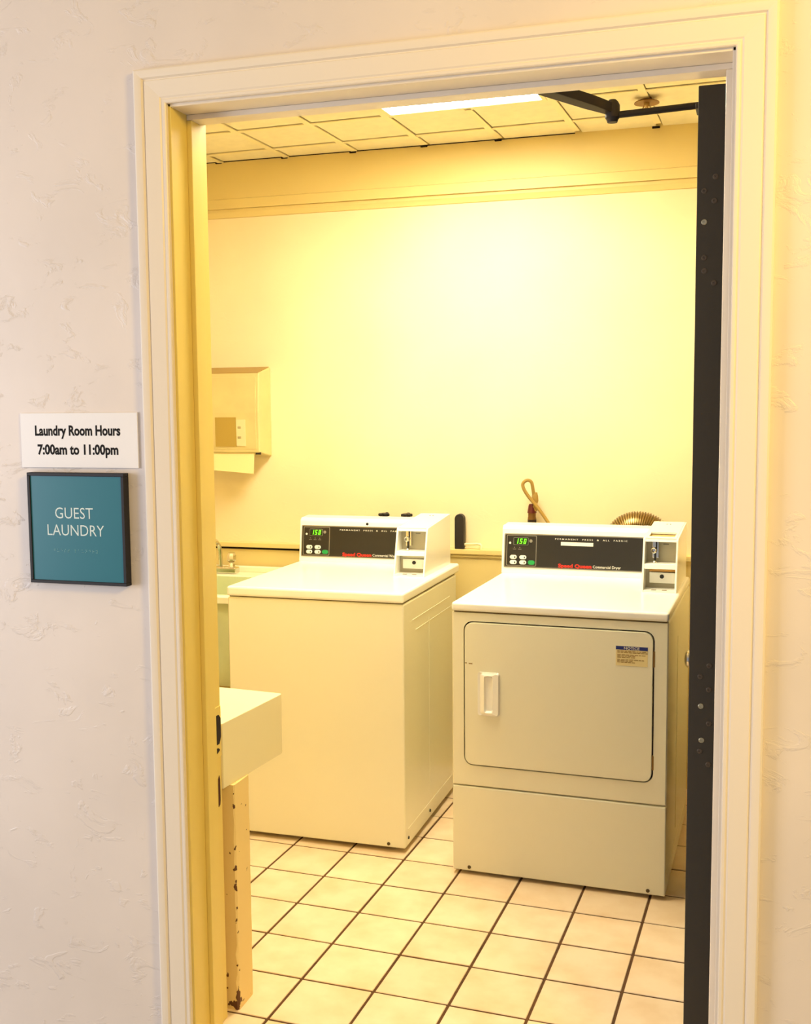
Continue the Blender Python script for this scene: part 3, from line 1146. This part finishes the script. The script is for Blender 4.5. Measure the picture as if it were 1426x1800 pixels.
# ------------------------------------------------------------------ door closer
dc = thing('door_closer', 'dark bronze door closer arm above the open door', 'door closer', (0.79, 0.165, 2.178))
L = Vector((0.79, 0.165, 2.178))
bm = B()
add_box(bm, 0.50 - L.x, 0.86 - L.x, 0.158 - L.y, 0.205 - L.y, 2.180 - L.z, 2.240 - L.z, 0.006, 3)
link('closer_body', bm, M_ARM, dc)
bm = B()
p0, p1 = Vector((0.790, 0.185, 2.172)) - L, Vector((0.915, 0.315, 2.150)) - L
d = (p1 - p0)
ln = d.length
xa = d.normalized()
ya = Vector((0, 0, 1)).cross(xa).normalized()
za = xa.cross(ya)
mm = Matrix((xa, ya, za)).transposed().to_4x4()
mm.translation = p0
add_prism(bm, [(-0.02, -0.019), (ln * 0.65, -0.017), (ln, -0.010), (ln, 0.010), (ln * 0.65, 0.017), (-0.02, 0.019)], -0.010, 0.012, 'z', 0.002, 2, mtx=mm)
link('main_arm', bm, M_ARM, dc)
bm = B()
add_lathe(bm, [(0.0, -0.024), (0.011, -0.024), (0.013, -0.018), (0.016, -0.014), (0.016, 0.012), (0.012, 0.020), (0.008, 0.024), (0.0, 0.024)], 16, Matrix.Translation(p1 + Vector((0, 0, -0.003))))
link('elbow', bm, M_ARM, dc)
bm = B()
q1 = Vector((1.1035, 0.335, 2.149)) - L
add_tube(bm, [p1 + Vector((0, 0, -0.012)), (p1 + q1) / 2 + Vector((0, 0, -0.006)), q1], 0.0075, 10)
link('forearm', bm, M_ARM, dc)
bm = B()
add_box(bm, q1.x - 0.012, q1.x, q1.y - 0.03, q1.y + 0.03, q1.z - 0.014, q1.z - 0.004 + 0.001, 0.002, 2)
link('arm_shoe', bm, M_ARM, dc)

# ------------------------------------------------------------------ sprinkler
spk = thing('fire_sprinkler', 'small bronze sprinkler head with round plate on the ceiling', 'sprinkler', (0.857, 1.775, ZC + 0.004))
bm = B()
add_lathe(bm, [(0.016, 0.0), (0.018, -0.006), (0.042, -0.016), (0.043, -0.019), (0.014, -0.017), (0.0, -0.017)], 28)
link('escutcheon', bm, mat('tarnished_bronze', (130, 92, 44), 0.35, metal=0.5), spk)
bm = B()
add_lathe(bm, [(0.010, -0.015), (0.010, -0.026), (0.006, -0.030), (0.004, -0.046), (0.0, -0.046)], 14)
for s in (-1, 1):
    add_tube(bm, spline([(s * 0.008, 0, -0.026), (s * 0.013, 0, -0.036), (s * 0.009, 0, -0.047), (0, 0, -0.052)], 4), 0.0022, 8)
link('frame_arms', bm, mat('sprinkler_brass', (170, 140, 80), 0.3, metal=0.7), spk)
bm = B()
add_lathe(bm, [(0.0, -0.052), (0.015, -0.052), (0.016, -0.054), (0.0, -0.055)], 18)
link('deflector', bm, mat('sprinkler_brass', (170, 140, 80), 0.3), spk)

# ------------------------------------------------------------------ paper towel dispenser
pd = thing('towel_dispenser', 'cream metal paper towel dispenser on the back wall above the sink', 'dispenser', (-0.90, YB, 1.30))
X0, X1 = -0.150, 0.138
D_ = 0.125
bm = B()
side = [(0.0, 0.0), (-D_, 0.020), (-D_ - 0.004, 0.19), (-D_ + 0.006, 0.356), (0.0, 0.384)]
add_prism(bm, side, X0, X1, 'x', 0.006, 3)
link('housing', bm, M_STEEL, pd)
bm = B()
add_prism(bm, [(-D_ - 0.002, 0.034), (-D_ - 0.0075, 0.19), (-D_ + 0.0015, 0.340), (-D_ + 0.006, 0.340), (-D_ + 0.004, 0.034)], X0 + 0.012, X1 - 0.014, 'x', 0.002, 2)
cov = link('front_cover', bm, M_STEEL, pd)
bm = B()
add_prism(bm, [(-0.004, 0.3835), (-D_ + 0.009, 0.3565), (-D_ + 0.009, 0.3585), (-0.004, 0.3855)], X0 + 0.004, X1 - 0.006, 'x')  # dark reflection on the chamfer painted as a separate strip
link('top_edge', bm, mat('steel_dark_reflection', (168, 138, 66), 0.4, metal=0.3), pd, 'sloping top edge with a dark reflection painted in')
bm = B()
add_prism(bm, [(-D_ - 0.006, 0.046), (-D_ - 0.0083, 0.170), (-D_ - 0.004, 0.170), (-D_ - 0.002, 0.046)], X0 + 0.085, X1 - 0.105, 'x')  # darker tan plate for the level window
link('level_window', bm, mat('window_dark_tan', (176, 148, 66), 0.5), cov, 'dark level window')
bm = B()
add_prism(bm, [(-D_ - 0.0065, 0.048), (-D_ - 0.0086, 0.160), (-D_ - 0.005, 0.160), (-D_ - 0.003, 0.048)], X1 - 0.104, X1 - 0.062, 'x')
link('faded_label', bm, mat('faded_label', (226, 212, 160), 0.6), cov, 'faded pale label')
for zz in (0.080, 0.122):
    bm = B()
    add_box(bm, X1 - 0.098, X1 - 0.082, -D_ - 0.0090, -D_ - 0.0060, zz, zz + 0.010, 0.001, 1)
    link('label_mark', bm, mat('faded_mark', (176, 160, 110), 0.6), cov)
bm = B()
add_box(bm, X1 - 0.022, X1 + 0.0006, -D_ + 0.004, -D_ + 0.014, 0.012, 0.022, 0.001, 1)
link('latch', bm, M_BLACK, pd, 'black latch at the lower corner')
pt = thing('paper_towel', 'folded paper towel hanging from the wall dispenser', 'paper towel', (-0.90, YB, 1.30))
bm = B()
add_prism(bm, [(-0.1145, 0.0165), (-0.1175, 0.0165), (-0.127, -0.050), (-0.1255, -0.051)], X0 + 0.02, X1 - 0.03, 'x')
for v in bm.verts:
    if v.co.z < -0.02:
        v.co.z -= 0.022 * (v.co.x - X0) / (X1 - X0)
link('sheet', bm, M_PAPER, pt)

# ------------------------------------------------------------------ utility sink with faucet
sk = thing('utility_sink', 'pale green laundry sink in the corner beyond the washer', 'sink', (-0.90, 1.83, 0))
bm = B()
sx0, sx1, sy0, sy1 = -0.32, 0.315, -0.30, 0.31
t = bmesh.new()
def rr3(x0, x1, y0, y1, r, z):
    return [t.verts.new((p[0], p[1], z)) for p in rrect(x0, x1, y0, y1, r, 7)]
rings = [rr3(sx0 + 0.05, sx1 - 0.05, sy0 + 0.05, sy1 - 0.05, 0.05, 0.44),
         rr3(sx0 + 0.025, sx1 - 0.025, sy0 + 0.025, sy1 - 0.02, 0.05, 0.50),
         rr3(sx0 + 0.015, sx1 - 0.015, sy0 + 0.015, sy1 - 0.01, 0.04, 0.775),
         rr3(sx0 + 0.040, sx1 - 0.040, sy0 + 0.040, sy1 - 0.12, 0.04, 0.795),
         rr3(sx0 + 0.055, sx1 - 0.055, sy0 + 0.055, sy1 - 0.14, 0.05, 0.52),
         rr3(sx0 + 0.090, sx1 - 0.090, sy0 + 0.090, sy1 - 0.17, 0.05, 0.49)]
for A_, B_ in zip(rings, rings[1:]):
    if A_ is rings[2]:
        pass
    for k in range(28):
        q = (k + 1) % 28
        t.faces.new((A_[k], A_[q], B_[q], B_[k]))
t.faces.new(rings[0][::-1])
t.faces.new(rings[-1])
bmesh.ops.recalc_face_normals(t, faces=t.faces)
merge(bm, t)
link('basin', bm, M_SINK, sk)
# rim as a rounded frame, open over the bowl
bm = B()
t = bmesh.new()
rings = [rr3(sx0, sx1, sy0, sy1, 0.035, 0.772), rr3(sx0, sx1, sy0, sy1, 0.035, 0.795), rr3(sx0 + 0.006, sx1 - 0.006, sy0 + 0.006, sy1 - 0.006, 0.032, 0.800),
         rr3(sx0 + 0.034, sx1 - 0.034, sy0 + 0.034, sy1 - 0.112, 0.035, 0.800), rr3(sx0 + 0.040, sx1 - 0.040, sy0 + 0.040, sy1 - 0.118, 0.035, 0.790)]
for A_, B_ in zip(rings, rings[1:]):
    for k in range(28):
        q = (k + 1) % 28
        t.faces.new((A_[k], A_[q], B_[q], B_[k]))
bmesh.ops.recalc_face_normals(t, faces=t.faces)
merge(bm, t)
link('rim', bm, M_SINKRIM, sk)
bm = B()
add_box(bm, sx0 + 0.005, sx1 - 0.005, sy1 - 0.022, sy1, 0.798, 0.826, 0.006, 3)
link('back_splash', bm, M_SINKRIM, sk)
for lx, ly in ((sx0 + 0.05, sy0 + 0.05), (sx1 - 0.05, sy0 + 0.05), (sx0 + 0.05, sy1 - 0.05), (sx1 - 0.05, sy1 - 0.05)):
    bm = B()
    add_tube(bm, [(lx, ly, 0.0), (lx, ly, 0.47)], 0.016, 12)
    link('leg', bm, M_BLACK, sk)
bm = B()
add_tube(bm, [(0, 0.0, 0.49), (0, 0.0, 0.30), (0, 0.06, 0.25), (0, 0.2, 0.26), (0, 0.30, 0.26)], 0.02, 12)
link('drain_pipe', bm, M_BLACK, sk)
fa = thing('sink_faucet', 'small chrome two-handle faucet at the back of the sink', 'faucet', (-0.955, 2.075, 0.8025))
bm = B()
add_box(bm, -0.080, 0.080, -0.024, 0.022, -0.002, 0.026, 0.006, 3)
link('deck_plate', bm, M_CHROME, fa)
for s in (-1, 1):
    bm = B()
    mt_ = Matrix.Translation((s * 0.052, 0, 0.024))
    add_lathe(bm, [(0.016, 0.0), (0.014, 0.012), (0.010, 0.020), (0.020, 0.030), (0.021, 0.050), (0.015, 0.062), (0.0, 0.064)], 8, mt_)
    link('handle', bm, M_CHROME, fa)
bm = B()
add_tube(bm, spline([(0, 0, 0.02), (0, -0.005, 0.10), (0, -0.04, 0.14), (0, -0.10, 0.14), (0, -0.135, 0.10)], 6), 0.009, 12)
link('spout', bm, M_CHROME, fa)

# ------------------------------------------------------------------ plumbing and ducting behind the machines
gh = thing('gas_connector', 'looped tan gas hose with red-brown fitting on the wall behind the dryer', 'hose', (0.39, 2.13, 0.925))
G = Vector((0.39, 2.13, 0.925))
hp = [(0.52, 2.06, 0.97), (0.4715, 2.10, 1.040), (0.419, 2.115, 1.109), (0.3846, 2.12, 1.147), (0.3645, 2.12, 1.178), (0.3600, 2.122, 1.200), (0.3755, 2.125, 1.2135),
      (0.3925, 2.130, 1.206), (0.3985, 2.135, 1.174), (0.4030, 2.138, 1.140), (0.4050, 2.140, 1.105)]
bm = B()
add_tube(bm, [p - G for p in spline(hp, 6)], 0.0068, 10)
link('hose', bm, M_HOSE, gh)
bm = B()
add_lathe(bm, [(0.009, 1.165 - G.z), (0.013, 1.150 - G.z), (0.014, 1.130 - G.z), (0.010, 1.118 - G.z), (0.013, 1.108 - G.z), (0.010, 1.090 - G.z)], 6, Matrix.Translation((0.405 - G.x, 2.140 - G.y, 0)))
link('flare_nut', bm, M_HOSE, gh)
bm = B()
fx = Matrix.Translation((0.393 - G.x, 2.142 - G.y, 0))
add_lathe(bm, [(0.011, 1.118 - G.z), (0.014, 1.112 - G.z), (0.018, 1.090 - G.z), (0.019, 1.082 - G.z), (0.0, 1.082 - G.z)], 14, fx)
link('valve_cap', bm, M_FITTING, gh)
bm = B()
add_lathe(bm, [(0.016, 1.082 - G.z), (0.016, 1.066 - G.z), (0.0175, 1.062 - G.z), (0.0175, 1.056 - G.z)], 14, fx)
link('valve_collar', bm, M_FITTING2, gh)
bm = B()
add_lathe(bm, [(0.018, 1.056 - G.z), (0.018, 1.040 - G.z), (0.016, 1.034 - G.z), (0.014, 0.990 - G.z), (0.014, 0.0)], 14, fx)
link('valve_body', bm, M_FITTING3, gh)

du = thing('exhaust_duct', 'ribbed foil exhaust duct arching up behind the dryer', 'duct', (0.80, 2.06, 0.0))
bm = B()
path = []
for i in range(13):
    path.append(Vector((-0.055 - 0.035 * (1 - i / 12.0) ** 0.5 * 0, 0.0, 0.60 + 0.37 * i / 12)))
arc = []
for i in range(1, 46):
    a = PI - (PI * 0.86) * i / 45
    arc.append(Vector((0.020 + 0.075 * math.cos(a), 0.0, 0.975 + 0.070 * math.sin(a))))
pp = []
raw = path + arc
dense = spline(raw, 3)
rads = [0.057 + (0.0035 if (i % 4) < 2 else -0.0025) for i in range(len(dense))]
add_tube(bm, dense, 0.05, 24, radii=rads)
link('flexible_duct', bm, M_FOIL, du)
bm = B()
add_lathe(bm, [(0.058, 0.60), (0.058, 0.58), (0.05, 0.0)], 24, Matrix.Translation((-0.055, 0, 0)))
link('collar', bm, M_FOIL, du)

bm = B()
pr = []
for i in range(13):
    a = PI * i / 12
    pr.append((0.0195 * math.cos(a), 1.050 + 0.020 * math.sin(a)))
pr += [(-0.0195, 0.926), (0.0195, 0.926)]
add_prism(bm, pr, -0.020, 0.014, 'y', 0.003, 2)
for v in bm.verts:
    v.co.z -= 0.926
o = link('standpipe_cover', bm, mat('black_rubber_cover', (34, 30, 24), 0.55, bump=0.2, bscale=60), None)
o.location = (0.089, 2.172, 0.9255)
tag(o, 'upright black round-topped cover on the ledge behind the washer', 'pipe cover')

wp = thing('cable_loop', 'small cream plastic loop on the ledge beside the black cover', 'cable', (0.15, 2.165, 0.926))
bm = B()
add_tube(bm, spline([(-0.04, 0.0, 0.018), (0.0, -0.004, 0.021), (0.022, -0.006, 0.021), (0.031, -0.008, 0.014), (0.032, -0.010, 0.007), (0.032, -0.010, 0.0)], 5), 0.0055, 10)
add_tube(bm, [(-0.04, 0.004, 0.005), (0.022, -0.002, 0.005)], 0.004, 8)
link('loop', bm, M_CREAMPLASTIC, wp)

for k, (vx, lab) in enumerate(((-0.224, 'black valve handle behind the washer console, left of the pair'), (-0.125, 'black valve handle behind the washer console, right of the pair'))):
    vv = thing('water_valve', lab, 'valve', (vx, 2.12, 0.936), 0, 'black water valves behind the washer')
    bm = B()
    add_tube(bm, [(0, 0.045, -0.012), (0, 0.045, 0.09), (0, 0.03, 0.105), (0, 0, 0.112), (0, 0, 0.12)], 0.009, 10)
    link('stem', bm, M_FITTING3, vv)
    bm = B()
    for q in range(6):
        a = q * PI / 3 + k * 0.4
        add_lathe(bm, [(0.0, -0.007), (0.007, -0.005), (0.0085, 0.0), (0.007, 0.005), (0.0, 0.007)], 8, Matrix.Translation((0.0165 * math.cos(a), 0.0165 * math.sin(a), 0.128 + (0.003 if q == 1 else 0))))
    add_lathe(bm, [(0.0, 0.120), (0.015, 0.120), (0.016, 0.134), (0.0, 0.137)], 12)
    link('handle', bm, M_BLACK, vv)

# ------------------------------------------------------------------ signs beside the door
s1 = thing('hours_sign', 'white plastic sign with the laundry room hours in black', 'sign', (-0.25, 0.0, 1.3735))
bm = B()
add_box(bm, -0.1545, 0.1535, -0.0045, 0.0, 0.0, 0.1255, 0.0006, 1)
link('plate', bm, M_SIGNW, s1)
wall_text('hours_lettering', 'Laundry Room Hours', -0.1155, 0.0745, -0.0048, 0.0215, 0.225, M_INK, s1, bold=0.035)
wall_text('hours_lettering', '7:00am to 11:00pm', -0.1100, 0.0310, -0.0048, 0.0215, 0.213, M_INK, s1, bold=0.035)
s2 = thing('room_sign', 'teal sign reading GUEST LAUNDRY in a dark frame', 'sign', (-0.2535, 0.0, 1.1055))
bm = B()
hw, hh, dp, fw = 0.1275, 0.257, 0.022, 0.0075
for bx in ((-hw, hw, 0, fw), (-hw, hw, hh - fw, hh), (-hw, -hw + fw, fw, hh - fw), (hw - fw, hw, fw, hh - fw)):
    add_box(bm, bx[0], bx[1], -dp, 0.0, bx[2], bx[3], 0.0008, 1)
link('frame', bm, M_SIGNF, s2)
bm = B()
add_box(bm, -hw + fw, hw - fw, -dp + 0.003, -0.002, fw, hh - fw)
link('plate', bm, M_SIGNT, s2)
M_SIGNINK = mat('sign_white', (214, 228, 220), 0.5)
wall_text('room_lettering', 'GUEST', -0.056, 0.152, -dp + 0.0027, 0.0250, 0.100, M_SIGNINK, s2, bold=-0.004)
wall_text('room_lettering', 'LAUNDRY', -0.078, 0.1125, -dp + 0.0027, 0.0250, 0.150, M_SIGNINK, s2, bold=-0.004)
# raised braille dots under the words
BR = {'g': '1245', 'u': '136', 'e': '15', 's': '234', 't': '2345', 'l': '123', 'a': '1', 'n': '1345', 'd': '145', 'r': '1235', 'y': '13456'}
bm = B()
x = -0.062
for ch in 'guest laundry':
    if ch != ' ':
        for dgt in BR[ch]:
            k = int(dgt) - 1
            add_lathe(bm, [(0.0009, 0.0), (0.0007, 0.0006), (0.0, 0.0008)], 8,
                      Matrix.Translation((x + (k // 3) * 0.0028, -dp + 0.003, 0.080 - (k % 3) * 0.0028)) @ Matrix.Rotation(PI / 2, 4, 'X'))
    x += 0.0093
link('braille', bm, mat('braille_dots', (120, 176, 180), 0.4), s2)
